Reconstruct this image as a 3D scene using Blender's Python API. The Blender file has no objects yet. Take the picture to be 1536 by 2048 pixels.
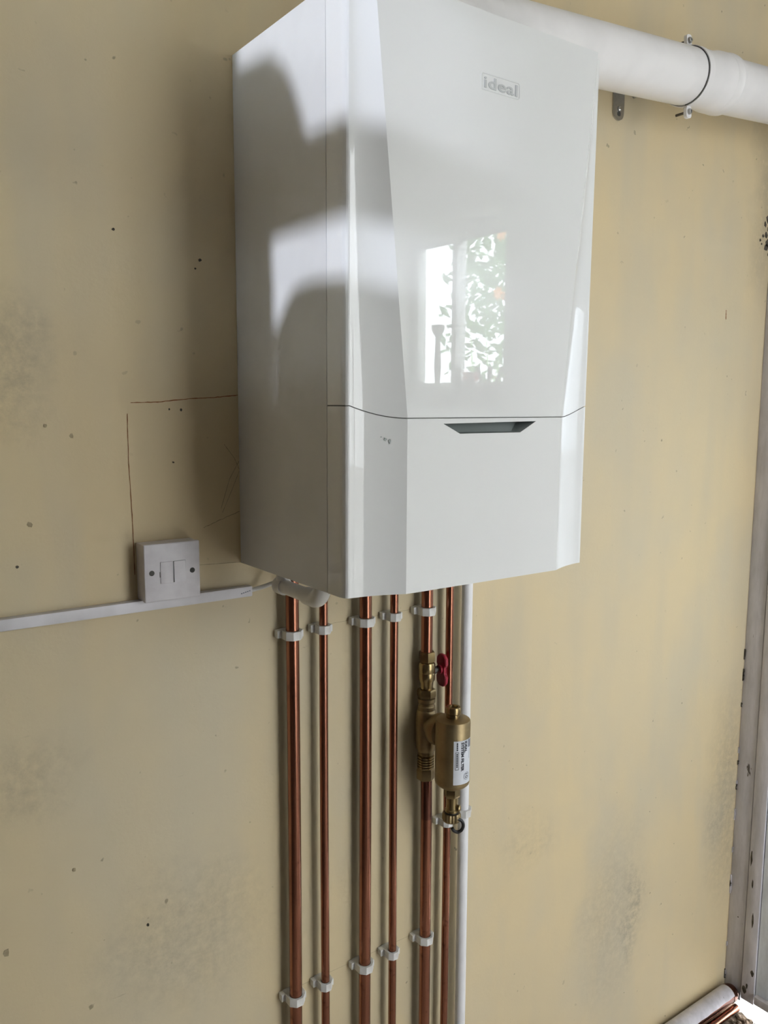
import bpy, bmesh, math, random
from mathutils import Vector, Matrix
random.seed(4)
R = math.radians
scene = bpy.context.scene
col = scene.collection

# ------------------------------------------------------------------ camera, sky, sun, exposure
CAM = Vector((-0.5855, -1.2101, 0.2553))
YAW, PITCH, ROLL, FPX = 0.6221, 0.1294, -0.0050, 1679.8
fw = Vector((math.sin(YAW) * math.cos(PITCH), math.cos(YAW) * math.cos(PITCH), -math.sin(PITCH)))
rt = Vector((math.cos(YAW), -math.sin(YAW), 0)); dn = fw.cross(rt)
rr = math.cos(ROLL) * rt + math.sin(ROLL) * dn
dd = -math.sin(ROLL) * rt + math.cos(ROLL) * dn
cd = bpy.data.cameras.new('camera'); cam = bpy.data.objects.new('camera', cd); col.objects.link(cam)
m = Matrix((rr, -dd, -fw)).transposed().to_4x4(); m.translation = CAM
cam.matrix_world = m
cd.sensor_fit = 'HORIZONTAL'; cd.sensor_width = 36.0; cd.lens = FPX / 1536 * 36.0
cd.clip_start = 0.02; cd.clip_end = 200
scene.camera = cam

world = bpy.data.worlds.new('world'); scene.world = world; world.use_nodes = True
bg = world.node_tree.nodes['Background']
bg.inputs['Color'].default_value = (0.90, 0.95, 1.0, 1); bg.inputs['Strength'].default_value = 9.0

SUN_PHI, SUN_EL = R(12.5), R(8)          # low sun from beyond the left-hand window, almost along the wall
sd = bpy.data.lights.new('sun', 'SUN'); sun = bpy.data.objects.new('sun', sd); col.objects.link(sun)
sd.energy = 1.85; sd.angle = R(2.2); sd.color = (0.83, 0.85, 1.0)
sdir = Vector((math.cos(SUN_EL) * math.cos(SUN_PHI), math.cos(SUN_EL) * math.sin(SUN_PHI), -math.sin(SUN_EL)))
sun.rotation_euler = sdir.to_track_quat('-Z', 'Y').to_euler(); sun.location = (-3, -2, 3)

def portal(name, loc, sx, sy, direction):
    l = bpy.data.lights.new(name, 'AREA'); l.shape = 'RECTANGLE'; l.size = sx; l.size_y = sy
    l.cycles.is_portal = True
    o = bpy.data.objects.new(name, l); col.objects.link(o); o.location = loc
    o.rotation_euler = Vector(direction).to_track_quat('-Z', 'Z').to_euler()
    return o
portal('sky_portal_small_window', (1.64, -1.94, 0.60), 0.72, 0.70, (-1, 0, 0))
portal('sky_portal_front_window', (0.95, -2.46, -0.05), 1.0, 2.5, (0, 1, 0))

portal('sky_portal_door', (1.56, -0.48, 0.025), 0.54, 0.95, (-1, 0, 0))
cy = scene.cycles
cy.use_adaptive_sampling = True; cy.adaptive_threshold = 0.1; cy.adaptive_min_samples = 16
cy.max_bounces = 5; cy.diffuse_bounces = 3; cy.glossy_bounces = 4; cy.transparent_max_bounces = 8
cy.caustics_reflective = False; cy.caustics_refractive = False
vs = scene.view_settings
vs.view_transform = 'Standard'; vs.look = 'None'; vs.gamma = 1.0; vs.exposure = 0.86; vs.use_curve_mapping = False

# ------------------------------------------------------------------ helpers
def merge(dst, src):
    me = bpy.data.meshes.new('tmp'); src.to_mesh(me); src.free(); dst.from_mesh(me); bpy.data.meshes.remove(me)

def box(bm, x0, x1, y0, y1, z0, z1, bev=0, seg=2):
    b = bmesh.new(); bmesh.ops.create_cube(b, size=1)
    for v in b.verts:
        v.co = Vector(((x0 + x1) / 2 + v.co.x * (x1 - x0), (y0 + y1) / 2 + v.co.y * (y1 - y0), (z0 + z1) / 2 + v.co.z * (z1 - z0)))
    if bev: bmesh.ops.bevel(b, geom=b.edges[:] + b.verts[:], offset=bev, segments=seg, profile=0.5, affect='EDGES')
    merge(bm, b); return bm

def tube(bm, pts, r, seg=24, caps=True):
    pts = [Vector(p) for p in pts]; n = len(pts)
    rs = r if isinstance(r, (list, tuple)) else [r] * n
    t0 = (pts[1] - pts[0]).normalized()
    u = t0.orthogonal().normalized(); rings = []
    for i, p in enumerate(pts):
        a = pts[max(i - 1, 0)]; b = pts[min(i + 1, n - 1)]; t = (b - a).normalized()
        u = (u - t * u.dot(t)).normalized(); w = t.cross(u)
        rings.append([bm.verts.new(p + rs[i] * (math.cos(2 * math.pi * k / seg) * u + math.sin(2 * math.pi * k / seg) * w)) for k in range(seg)])
    for a, b in zip(rings, rings[1:]):
        for k in range(seg): bm.faces.new((a[k], a[(k + 1) % seg], b[(k + 1) % seg], b[k]))
    if caps: bm.faces.new(rings[0][::-1]); bm.faces.new(rings[-1])
    return bm

def lathe(bm, prof, c, axis=(0, 0, 1), seg=32, turn=0):
    """prof: (radius, distance along axis) list, closed at both ends"""
    ax = Vector(axis).normalized(); u = ax.orthogonal().normalized()
    if abs(ax.z) > 0.99: u = Vector((1, 0, 0))
    w = ax.cross(u); c = Vector(c); rings = []
    for r, d in prof:
        r = max(r, 1e-5)
        rings.append([bm.verts.new(c + ax * d + r * (math.cos(2 * math.pi * k / seg + turn) * u + math.sin(2 * math.pi * k / seg + turn) * w)) for k in range(seg)])
    for a, b in zip(rings, rings[1:]):
        for k in range(seg): bm.faces.new((a[k], a[(k + 1) % seg], b[(k + 1) % seg], b[k]))
    bm.faces.new(rings[0][::-1]); bm.faces.new(rings[-1])
    return bm

def prism(bm, poly, o, u, v, w):
    """extrude polygon (list of (a, b)) placed at o + a*u + b*v by vector w"""
    o, u, v, w = Vector(o), Vector(u), Vector(v), Vector(w)
    A = [bm.verts.new(o + a * u + b * v) for a, b in poly]; B = [bm.verts.new(q.co + w) for q in A]
    n = len(A)
    bm.faces.new(A[::-1]); bm.faces.new(B)
    for k in range(n): bm.faces.new((A[k], A[(k + 1) % n], B[(k + 1) % n], B[k]))
    return bm

WL = {}
def root_loc(o):
    return WL.get(o.name, Vector((0, 0, 0)))

def obj(name, bm, mat, parent=None, base=None, angle=35):
    """one mesh object; geometry is given in world coordinates"""
    bmesh.ops.remove_doubles(bm, verts=bm.verts[:], dist=1e-6)
    bmesh.ops.recalc_face_normals(bm, faces=bm.faces[:])
    me = bpy.data.meshes.new(name); bm.to_mesh(me); bm.free()
    return mesh_obj(name, me, mat, parent, base, angle)

def mesh_obj(name, me, mat, parent=None, base=None, angle=35):
    o = bpy.data.objects.new(name, me); col.objects.link(o)
    me.materials.append(mat)
    if angle:
        for p in me.polygons: p.use_smooth = True
        me.set_sharp_from_angle(angle=R(angle))
    if parent:
        org = root_loc(parent); o.parent = parent
        if base: o.location = Vector(base) - org; org = Vector(base)
    else:
        org = Vector(base) if base else Vector((0, 0, 0)); o.location = org
    me.transform(Matrix.Translation(-org)); WL[o.name] = org
    return o

def tag(o, label=None, cat=None, group=None, kind=None):
    if label: o['label'] = label
    if cat: o['category'] = cat
    if group: o['group'] = group
    if kind: o['kind'] = kind
    return o

def thing(name, loc, label, cat, group=None):
    o = bpy.data.objects.new(name, None); col.objects.link(o); o.location = loc; o.empty_display_size = 0.05
    WL[o.name] = Vector(loc)
    return tag(o, label, cat, group)

def copy_thing(src, loc, label):
    r = src.copy(); col.objects.link(r); r.location = loc; r['label'] = label
    for ch in list(src.children):
        c = ch.copy(); col.objects.link(c); c.parent = r
        for g in list(ch.children):
            d = g.copy(); col.objects.link(d); d.parent = c
    return r

def text_mesh(s, size, extrude=0.0, offset=0.0, spacing=1.0):
    cu = bpy.data.curves.new('txt', 'FONT'); cu.body = s; cu.size = size; cu.extrude = extrude; cu.offset = offset
    cu.align_x = 'LEFT'; cu.space_character = spacing; cu.resolution_u = 4
    o = bpy.data.objects.new('txt', cu); col.objects.link(o)
    dg = bpy.context.evaluated_depsgraph_get(); dg.update()
    me = bpy.data.meshes.new_from_object(o.evaluated_get(dg))
    bpy.data.objects.remove(o); bpy.data.curves.remove(cu)
    return me

# ------------------------------------------------------------------ materials
def nt(name):
    mt = bpy.data.materials.new(name); mt.use_nodes = True
    t = mt.node_tree; b = t.nodes['Principled BSDF']
    return mt, t, b

def ramp(t, fac, lo, hi):
    n = t.nodes.new('ShaderNodeMapRange'); n.clamp = True
    t.links.new(fac, n.inputs['Value']); n.inputs['From Min'].default_value = lo; n.inputs['From Max'].default_value = hi
    return n.outputs['Result']

def mixc(t, fac, a, b):
    n = t.nodes.new('ShaderNodeMix'); n.data_type = 'RGBA'
    for s, v in ((n.inputs[0], fac), (n.inputs[6], a), (n.inputs[7], b)):
        if hasattr(v, 'is_linked') or hasattr(v, 'node'): t.links.new(v, s)
        elif isinstance(v, (int, float)): s.default_value = v
        else: s.default_value = (*v, 1)
    return n.outputs[2]

def math_n(t, op, a, b=0.0):
    n = t.nodes.new('ShaderNodeMath'); n.operation = op
    for s, v in ((n.inputs[0], a), (n.inputs[1], b)):
        if isinstance(v, (int, float)): s.default_value = v
        else: t.links.new(v, s)
    return n.outputs[0]

def noise(t, scale, detail=3, rough=0.55, vec=None, stretch=None, coord='Object'):
    tc = t.nodes.new('ShaderNodeTexCoord'); v = vec or tc.outputs[coord]
    if stretch:
        mp = t.nodes.new('ShaderNodeMapping'); mp.inputs['Scale'].default_value = stretch
        t.links.new(v, mp.inputs['Vector']); v = mp.outputs[0]
    n = t.nodes.new('ShaderNodeTexNoise'); n.inputs['Scale'].default_value = scale
    n.inputs['Detail'].default_value = detail; n.inputs['Roughness'].default_value = rough
    t.links.new(v, n.inputs['Vector'])
    return n.outputs['Fac']

def bump(t, b, h, strength, dist):
    n = t.nodes.new('ShaderNodeBump'); n.inputs['Strength'].default_value = strength; n.inputs['Distance'].default_value = dist
    t.links.new(h, n.inputs['Height']); t.links.new(n.outputs[0], b.inputs['Normal'])

def pm(name, c, rough=0.5, metal=0.0, c2=None, scale=20, lo=0.4, hi=0.65, stretch=None, bmp=0, bscale=200, bdist=0.0005, spec=0.5):
    mt, t, b = nt(name)
    c2 = c2 or tuple(x * 0.92 for x in c)
    t.links.new(mixc(t, ramp(t, noise(t, scale, stretch=stretch), lo, hi), c, c2), b.inputs['Base Color'])
    b.inputs['Roughness'].default_value = rough; b.inputs['Metallic'].default_value = metal
    b.inputs['Specular IOR Level'].default_value = spec
    if bmp: bump(t, b, noise(t, bscale), bmp, bdist)
    return mt

M = {}
def wall_paint():
    mt, t, b = nt('cream_wall_paint')
    big = noise(t, 1.7, 4, 0.6); streak = noise(t, 3.0, 3, 0.5, stretch=(3.0, 1, 0.45))
    c = mixc(t, ramp(t, big, 0.35, 0.68), (0.705, 0.57, 0.345), (0.65, 0.545, 0.36))
    c = mixc(t, math_n(t, 'MULTIPLY', ramp(t, streak, 0.5, 0.75), 0.35), c, (0.54, 0.485, 0.37))
    c = mixc(t, math_n(t, 'MULTIPLY', ramp(t, noise(t, 2.6, 3, 0.6, stretch=(1.4, 1, 0.8)), 0.46, 0.66), 0.55), c, (0.58, 0.52, 0.39))
    tc = t.nodes.new('ShaderNodeTexCoord'); P = tc.outputs['Object']
    wob = t.nodes.new('ShaderNodeTexNoise'); wob.inputs['Scale'].default_value = 9; wob.inputs['Detail'].default_value = 4
    t.links.new(P, wob.inputs['Vector'])
    ad = t.nodes.new('ShaderNodeVectorMath'); ad.operation = 'MULTIPLY_ADD'
    t.links.new(wob.outputs['Color'], ad.inputs[0]); ad.inputs[1].default_value = (0.14, 0, 0.14); t.links.new(P, ad.inputs[2])
    fine = noise(t, 55, 4, 0.7)
    # grime smears and scuffed areas, a darker area beside the jamb, painted corner shade above
    for cx, cz, rx, rz, s, hard in ((1.035, -0.99, 0.035, 0.13, 0.55, 0.55), (0.97, -0.97, 0.13, 0.24, 0.24, 0.40),
                                    (-0.10, -0.60, 0.16, 0.13, 0.30, 0.48), (0.66, -0.69, 0.09, 0.07, 0.20, 0.52),
                                    (-0.33, 0.30, 0.05, 0.09, 0.4, 0.52), (-0.34, -0.27, 0.06, 0.07, 0.30, 0.5),
                                    (1.43, -0.80, 0.10, 0.30, 0.40, 0.38), (1.47, 0.74, 0.09, 0.24, 0.42, 0.3)):  # last entry paints soft shade into the corner above the jamb
        sb = t.nodes.new('ShaderNodeVectorMath'); sb.operation = 'SUBTRACT'; t.links.new(ad.outputs[0], sb.inputs[0]); sb.inputs[1].default_value = (cx + 0.07, 0, cz + 0.07)
        dv = t.nodes.new('ShaderNodeVectorMath'); dv.operation = 'MULTIPLY'; t.links.new(sb.outputs[0], dv.inputs[0]); dv.inputs[1].default_value = (1 / rx, 0, 1 / rz)
        ln = t.nodes.new('ShaderNodeVectorMath'); ln.operation = 'LENGTH'; t.links.new(dv.outputs[0], ln.inputs[0])
        k = math_n(t, 'MULTIPLY', ramp(t, ln.outputs['Value'], 1.25, 0.3), ramp(t, fine, hard - 0.15, hard + 0.2))
        c = mixc(t, math_n(t, 'MULTIPLY', k, s), c, (0.20, 0.18, 0.15))
    # small flecks and scratches
    sp = math_n(t, 'MULTIPLY', ramp(t, noise(t, 48, 2, 0.5), 0.705, 0.74), ramp(t, noise(t, 3.1, 2), 0.42, 0.6))
    c = mixc(t, math_n(t, 'MULTIPLY', sp, 0.6), c, (0.17, 0.14, 0.09))
    sc = math_n(t, 'MULTIPLY', ramp(t, noise(t, 20, 3, 0.6, stretch=(1.0, 1, 6.0)), 0.70, 0.74), ramp(t, noise(t, 2.3, 2), 0.5, 0.66))
    c = mixc(t, math_n(t, 'MULTIPLY', sc, 0.35), c, (0.25, 0.21, 0.15))
    t.links.new(c, b.inputs['Base Color'])
    b.inputs['Roughness'].default_value = 0.62; b.inputs['Specular IOR Level'].default_value = 0.3
    h = math_n(t, 'ADD', noise(t, 5, 4, 0.55), math_n(t, 'MULTIPLY', noise(t, 160, 3, 0.6), 0.10))
    bump(t, b, h, 0.35, 0.006)
    return mt
M['wall'] = wall_paint()
M['wall_dark'] = pm('dark_brown_boards', (0.09, 0.07, 0.055), 0.8, scale=6)
M['wall_plain'] = pm('off_white_wall_paint', (0.62, 0.60, 0.56), 0.7, scale=3)
M['ceiling'] = pm('white_ceiling_paint', (0.78, 0.77, 0.75), 0.8, scale=3)
M['floor'] = pm('pale_concrete_floor', (0.62, 0.58, 0.53), 0.6, c2=(0.52, 0.47, 0.42), scale=5, bmp=0.3, bscale=60, bdist=0.002)  # kept pale to stand in for sunlight bouncing off the floor
M['dirt'] = pm('brown_crumbly_dirt', (0.11, 0.075, 0.045), 0.9, c2=(0.26, 0.18, 0.12), scale=45, bmp=0.8, bscale=80, bdist=0.006)
M['gloss'] = pm('white_gloss_plastic', (0.80, 0.805, 0.80), 0.012, c2=(0.79, 0.79, 0.785), scale=3)
M['casing'] = pm('white_powder_coated_steel', (0.74, 0.74, 0.74), 0.42, scale=6, bmp=0.05, bscale=900, bdist=0.0002)
M['badge'] = pm('satin_grey_badge_plastic', (0.58, 0.59, 0.59), 0.2)  # grey put into the letters for the shadows of their relief
M['recess'] = pm('grey_green_recess_plastic', (0.30, 0.33, 0.32), 0.45)
M['seam'] = pm('grey_panel_gap', (0.26, 0.26, 0.25), 0.8)
M['gap'] = pm('dark_joint_rubber', (0.07, 0.07, 0.065), 0.8)
M['flue'] = pm('white_flue_enamel', (0.86, 0.84, 0.835), 0.32, scale=9)
M['pvc'] = pm('white_pvc', (0.87, 0.86, 0.88), 0.30, scale=14)
M['pvc_aged'] = pm('slightly_yellowed_pvc', (0.70, 0.68, 0.64), 0.28, scale=30)
M['clip'] = pm('white_nylon', (0.74, 0.73, 0.71), 0.45, c2=(0.62, 0.59, 0.55), scale=60)
M['switch'] = pm('white_moulded_switch_plastic', (0.66, 0.635, 0.66), 0.35, c2=(0.60, 0.57, 0.60), scale=40)
M['trunk'] = pm('pale_lilac_trunking_plastic', (0.66, 0.64, 0.67), 0.4, c2=(0.58, 0.56, 0.58), scale=18)
M['steel'] = pm('zinc_plated_steel', (0.48, 0.48, 0.47), 0.35, 1.0, scale=80)
M['dark_steel'] = pm('dark_screw_steel', (0.12, 0.11, 0.10), 0.45, 1.0)
M['red'] = pm('dark_red_plastic', (0.36, 0.012, 0.035), 0.42, scale=60)
M['black'] = pm('black_rubber', (0.012, 0.012, 0.013), 0.45)
M['label'] = pm('silvery_white_sticker', (0.68, 0.70, 0.75), 0.4)
M['ink'] = pm('black_ink', (0.012, 0.014, 0.025), 0.6)
M['ink_soft'] = pm('faded_ink', (0.22, 0.23, 0.28), 0.6)
M['pencil'] = pm('red_brown_crayon', (0.24, 0.085, 0.025), 0.8, c2=(0.36, 0.18, 0.08), scale=150)
M['pencil_faint'] = pm('faint_pencil', (0.33, 0.26, 0.16), 0.8, c2=(0.42, 0.35, 0.22), scale=150)
M['chip'] = pm('dark_exposed_plaster', (0.05, 0.042, 0.03), 0.9, c2=(0.12, 0.10, 0.08), scale=90)

def copper_mat(name, base, dark, lo=0.5, hi=0.8):
    mt, t, b = nt(name)
    n1 = noise(t, 5, 3, 0.5, stretch=(1, 1, 0.8)); n2 = noise(t, 60, 3, 0.6)
    c = mixc(t, ramp(t, n1, lo, hi), base, dark)
    c = mixc(t, math_n(t, 'MULTIPLY', ramp(t, n2, 0.62, 0.74), 0.5), c, tuple(x * 0.3 for x in base))
    t.links.new(c, b.inputs['Base Color']); b.inputs['Metallic'].default_value = 1.0
    t.links.new(math_n(t, 'ADD', math_n(t, 'MULTIPLY', n1, 0.2), 0.14), b.inputs['Roughness'])
    return mt
M['copper'] = copper_mat('tarnished_copper', (0.32, 0.135, 0.085), (0.17, 0.075, 0.052))
M['copper_dark'] = copper_mat('dull_brown_copper', (0.19, 0.08, 0.058), (0.11, 0.05, 0.04))
def brass_mat(name, a, b2, r):
    mt, t, b = nt(name)
    c = mixc(t, ramp(t, noise(t, 24, 4, 0.6), 0.42, 0.7), a, b2)
    t.links.new(c, b.inputs['Base Color']); b.inputs['Metallic'].default_value = 1.0; b.inputs['Roughness'].default_value = r
    bump(t, b, noise(t, 500, 2), 0.06, 0.0004)
    return mt
M['brass'] = brass_mat('bright_brass', (0.32, 0.24, 0.12), (0.22, 0.155, 0.075), 0.27)
M['brass_cast'] = brass_mat('dull_cast_brass', (0.34, 0.262, 0.145), (0.25, 0.185, 0.10), 0.46)

def worn_wood(name, c, peel, amt):
    mt, t, b = nt(name)
    f = ramp(t, noise(t, 14, 5, 0.65, stretch=(2.5, 2.5, 0.5)), 0.35, 0.7)
    k = mixc(t, f, c, tuple(x * 0.72 for x in c))
    k = mixc(t, ramp(t, noise(t, 26, 4, 0.65, stretch=(1.6, 1.6, 0.4)), amt, amt + 0.03), k, peel)
    t.links.new(k, b.inputs['Base Color']); b.inputs['Roughness'].default_value = 0.55
    bump(t, b, noise(t, 40, 4, 0.6, stretch=(2, 2, 0.3)), 0.3, 0.002)
    return mt
M['jamb'] = worn_wood('worn_grey_lilac_gloss_paint', (0.70, 0.68, 0.74), (0.10, 0.085, 0.08), 0.68)  # base lightened to stand in for skylight on the jamb
M['door'] = worn_wood('white_door_paint', (0.78, 0.83, 0.92), (0.42, 0.40, 0.38), 0.74)  # bright blue tone stands in for skylight on the door leaf
M['frame'] = pm('white_window_frame_paint', (0.72, 0.72, 0.71), 0.4)

def glass_mat(name, tint):
    mt = bpy.data.materials.new(name); mt.use_nodes = True; t = mt.node_tree; t.nodes.clear()
    o = t.nodes.new('ShaderNodeOutputMaterial'); mx = t.nodes.new('ShaderNodeMixShader')
    a = t.nodes.new('ShaderNodeBsdfTransparent'); g = t.nodes.new('ShaderNodeBsdfGlossy')
    nz = t.nodes.new('ShaderNodeTexNoise'); nz.inputs['Scale'].default_value = 4
    rp = t.nodes.new('ShaderNodeMapRange'); t.links.new(nz.outputs['Fac'], rp.inputs['Value'])
    rp.inputs['To Min'].default_value = 0.04; rp.inputs['To Max'].default_value = 0.08
    a.inputs['Color'].default_value = (*tint, 1); g.inputs['Roughness'].default_value = 0.02
    t.links.new(rp.outputs[0], mx.inputs[0]); t.links.new(a.outputs[0], mx.inputs[1]); t.links.new(g.outputs[0], mx.inputs[2])
    t.links.new(mx.outputs[0], o.inputs['Surface'])
    return mt
M['glass'] = glass_mat('window_glass', (0.96, 0.98, 0.97))
M['frost'] = glass_mat('dark_tinted_door_glass', (0.36, 0.37, 0.38))
M['tint'] = glass_mat('dusty_tinted_glass', (0.66, 0.655, 0.645))  # tint cuts the sky brightness through the added window
M['ground'] = pm('pale_concrete_ground', (0.60, 0.585, 0.56), 0.9, c2=(0.48, 0.45, 0.41), scale=2.5)
M['roofing'] = pm('dark_roof_boards', (0.16, 0.12, 0.09), 0.8, scale=5)
M['fence'] = pm('brown_fence_board', (0.20, 0.14, 0.10), 0.8, c2=(0.14, 0.10, 0.07), scale=8, stretch=(1, 4, 1))
M['curtain'] = pm('brown_curtain_cloth', (0.22, 0.17, 0.14), 0.9, scale=30)
M['leaf'] = pm('bright_green_blade', (0.24, 0.50, 0.10), 0.5, c2=(0.40, 0.62, 0.18), scale=9)
M['leaf_dark'] = pm('dark_green_leaf', (0.06, 0.17, 0.05), 0.5, c2=(0.14, 0.28, 0.09), scale=9)
M['orange'] = pm('orange_petal', (0.85, 0.30, 0.03), 0.5)
M['wood'] = pm('turned_grey_wood', (0.40, 0.36, 0.34), 0.45, scale=30, stretch=(1, 1, 5))
M['bottle'] = pm('dark_brown_bottle', (0.07, 0.05, 0.05), 0.15)
M['pot'] = pm('brown_glazed_pot', (0.22, 0.14, 0.11), 0.3)
M['jar'] = pm('pale_pinkish_jar', (0.42, 0.33, 0.33), 0.2)
M['lid'] = pm('bright_red_lid', (0.60, 0.03, 0.05), 0.35)

# ------------------------------------------------------------------ the room
XL, XR, YF, ZF, ZC = -0.90, 1.477, -2.35, -1.42, 1.34
H, W, DS, DC, D = 0.766, 0.4585, 0.2635, 0.3061, 0.3283
CR, CT, ZS, ZS1 = 0.0841, 0.0295, 0.2352, 0.2512

def slab(name, rects, mat, label, cat):
    bm = bmesh.new()
    for r in rects: box(bm, *r)
    return tag(obj(name, bm, mat, angle=0), label, cat, kind='structure')

wall_back = slab('wall_back', [(XL - 0.1, XR + 0.15, 0, 0.12, ZF - 0.1, ZC)], M['wall'], 'stained cream painted plaster wall behind the boiler', 'wall')
wall_right = slab('wall_right', [(XR, XR + 0.15, -0.94, 0, 0.66, ZC), (XR, XR + 0.15, -1.615, -0.94, ZF - 0.1, ZC),
                                 (XR, XR + 0.15, -2.27, -1.615, ZF - 0.1, 0.235), (XR, XR + 0.15, -2.27, -1.615, 0.93, ZC),
                                 (XR, XR + 0.15, YF - 0.1, -2.27, ZF - 0.1, ZC)], M['wall_plain'], 'plain side wall holding the door and windows', 'wall')
def lit(y, z, x):    # where a sun ray that lands on the boiler's side at (y, z) crosses the plane x
    return y + x * math.tan(SUN_PHI), z - x * math.tan(SUN_EL) / math.cos(SUN_PHI)
WY0, WY1, WZ0, WZ1 = -0.60, -0.22, 0.38, 0.935
slab('wall_left', [(XL - 0.1, XL, YF - 0.1, WY0, ZF - 0.1, ZC), (XL - 0.1, XL, WY1, 0, ZF - 0.1, ZC),
                   (XL - 0.1, XL, WY0, WY1, ZF - 0.1, WZ0), (XL - 0.1, XL, WY0, WY1, WZ1, ZC)], M['wall_dark'], 'dark boarded side wall with a narrow window', 'wall')
FX0, FX1, FZ0, FZ1 = 0.45, 1.45, -1.30, 1.20
slab('wall_front', [(XL - 0.1, FX0, YF - 0.1, YF, ZF - 0.1, ZC), (FX1, XR + 0.15, YF - 0.1, YF, ZF - 0.1, ZC), (FX0, FX1, YF - 0.1, YF, ZF - 0.1, FZ0), (FX0, FX1, YF - 0.1, YF, FZ1, ZC)],
     M['wall_dark'], 'dark boarded wall facing the boiler', 'wall')
slab('floor', [(XL, XR, YF, 0, ZF - 0.08, ZF)], M['floor'], 'pale floor with brown debris by the door', 'floor')
slab('ceiling', [(XL - 0.1, XR + 0.15, YF - 0.1, 0.12, ZC, ZC + 0.1)], M['ceiling'], 'plain white ceiling', 'ceiling')
slab('ground_outside', [(XR, 30, -20, 12, ZF - 0.12, ZF - 0.005)], M['ground'], 'sunlit pale ground outside the door', 'ground')

# drawn marks and damage on the back wall
def stroke(name, pts, w, mat, jit=0.0):
    bm = bmesh.new(); P = []
    for (x0, z0), (x1, z1) in zip(pts, pts[1:]):
        for k in range(8): P.append((x0 + (x1 - x0) * k / 8, z0 + (z1 - z0) * k / 8))
    P.append(pts[-1]); last = None
    for i, (x, z) in enumerate(P):
        a, b = P[max(i - 1, 0)], P[min(i + 1, len(P) - 1)]
        d = Vector((b[0] - a[0], 0, b[1] - a[1])).normalized(); n = Vector((d.z, 0, -d.x))
        ww = w * random.uniform(0.55, 1.15); c = Vector((x + random.uniform(-jit, jit), -0.0004, z + random.uniform(-jit, jit)))
        cur = (bm.verts.new(c + n * ww / 2), bm.verts.new(c - n * ww / 2))
        if last: bm.faces.new((last[0], last[1], cur[1], cur[0]))
        last = cur
    return obj(name, bm, mat, wall_back, angle=0)
stroke('crayon_line', [(-0.170, 0.2535), (-0.13, 0.2545), (-0.08, 0.260), (-0.04, 0.262), (0.0, 0.266)], 0.0015, M['pencil'], 0.0003)
stroke('crayon_line', [(-0.1755, 0.238), (-0.176, 0.17), (-0.1735, 0.09), (-0.1725, 0.0)], 0.0013, M['pencil'], 0.0002)
stroke('pencil_line', [(-0.025, 0.19), (-0.008, 0.168), (0.0, 0.150)], 0.0009, M['pencil_faint'])
stroke('pencil_line', [(-0.032, 0.09), (-0.017, 0.135), (0.0, 0.163)], 0.0009, M['pencil_faint'])
stroke('pencil_line', [(-0.03, 0.083), (-0.012, 0.12), (0.0, 0.147)], 0.0008, M['pencil_faint'])
stroke('pencil_line', [(-0.062, 0.062), (-0.03, 0.073), (0.0, 0.083)], 0.0011, M['pencil_faint'], 0.0006)
stroke('pencil_line', [(-0.086, 0.0045), (0.0, 0.001)], 0.0009, M['pencil_faint'])
stroke('pencil_line', [(0.09, -0.126), (0.38, -0.1255)], 0.0006, M['pencil_faint'])
stroke('pencil_line', [(0.09, -0.782), (0.40, -0.7815)], 0.0006, M['pencil_faint'])
stroke('scratch', [(1.299, 0.482), (1.300, 0.460)], 0.003, M['pencil'])
def chip(x, z, s, n=7, mat=None, name='plaster_chip'):
    bm = bmesh.new()
    prism(bm, [(x + s * random.uniform(0.5, 1) * math.cos(2 * math.pi * k / n), z + s * random.uniform(0.5, 1.1) * math.sin(2 * math.pi * k / n)) for k in range(n)],
          (0, 0.0005, 0), (1, 0, 0), (0, 0, 1), (0, -0.0012, 0))
    obj(name, bm, mat or M['chip'], wall_back, angle=0)
for x, z, s in ((1.446, 0.700, 0.008), (1.458, 0.715, 0.011), (1.452, 0.675, 0.009), (1.466, 0.690, 0.010), (1.457, 0.645, 0.012), (1.464, 0.655, 0.014),
                (1.428, 0.660, 0.005), (1.440, 0.672, 0.005), (1.469, 0.63, 0.008), (1.435, 0.652, 0.0035), (1.468, 0.725, 0.01)):
    chip(x, z, s)
for x, z, s in ((-0.186, 0.494, 0.0026), (-0.058, 0.465, 0.003), (-0.066, 0.452, 0.002), (-0.290, 0.222, 0.004), (-0.255, 0.207, 0.004), (-0.316, 0.087, 0.005), (-0.335, 0.030, 0.003),
                (-0.094, 0.243, 0.0025), (-0.112, 0.244, 0.002), (-0.108, 0.165, 0.002), (-0.278, -0.432, 0.004), (-0.170, -0.560, 0.003), (-0.376, -0.525, 0.006)):
    chip(x, z, s, 6, M['pencil_faint'] if s > 0.0035 else M['chip'], 'fleck')

# door frame and door at the corner
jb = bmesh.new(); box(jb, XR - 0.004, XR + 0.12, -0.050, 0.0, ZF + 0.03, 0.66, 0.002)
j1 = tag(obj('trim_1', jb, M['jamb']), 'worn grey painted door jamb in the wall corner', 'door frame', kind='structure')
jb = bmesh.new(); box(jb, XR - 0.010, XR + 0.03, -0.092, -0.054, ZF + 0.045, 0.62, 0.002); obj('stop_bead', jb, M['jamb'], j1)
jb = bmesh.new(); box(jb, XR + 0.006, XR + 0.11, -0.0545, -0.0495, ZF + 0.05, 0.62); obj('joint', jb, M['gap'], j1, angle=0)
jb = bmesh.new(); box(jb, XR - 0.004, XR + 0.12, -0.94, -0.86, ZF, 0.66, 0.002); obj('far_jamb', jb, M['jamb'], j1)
jb = bmesh.new(); box(jb, XR - 0.004, XR + 0.12, -0.86, -0.05, 0.62, 0.66, 0.002); obj('head', jb, M['jamb'], j1)
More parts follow.
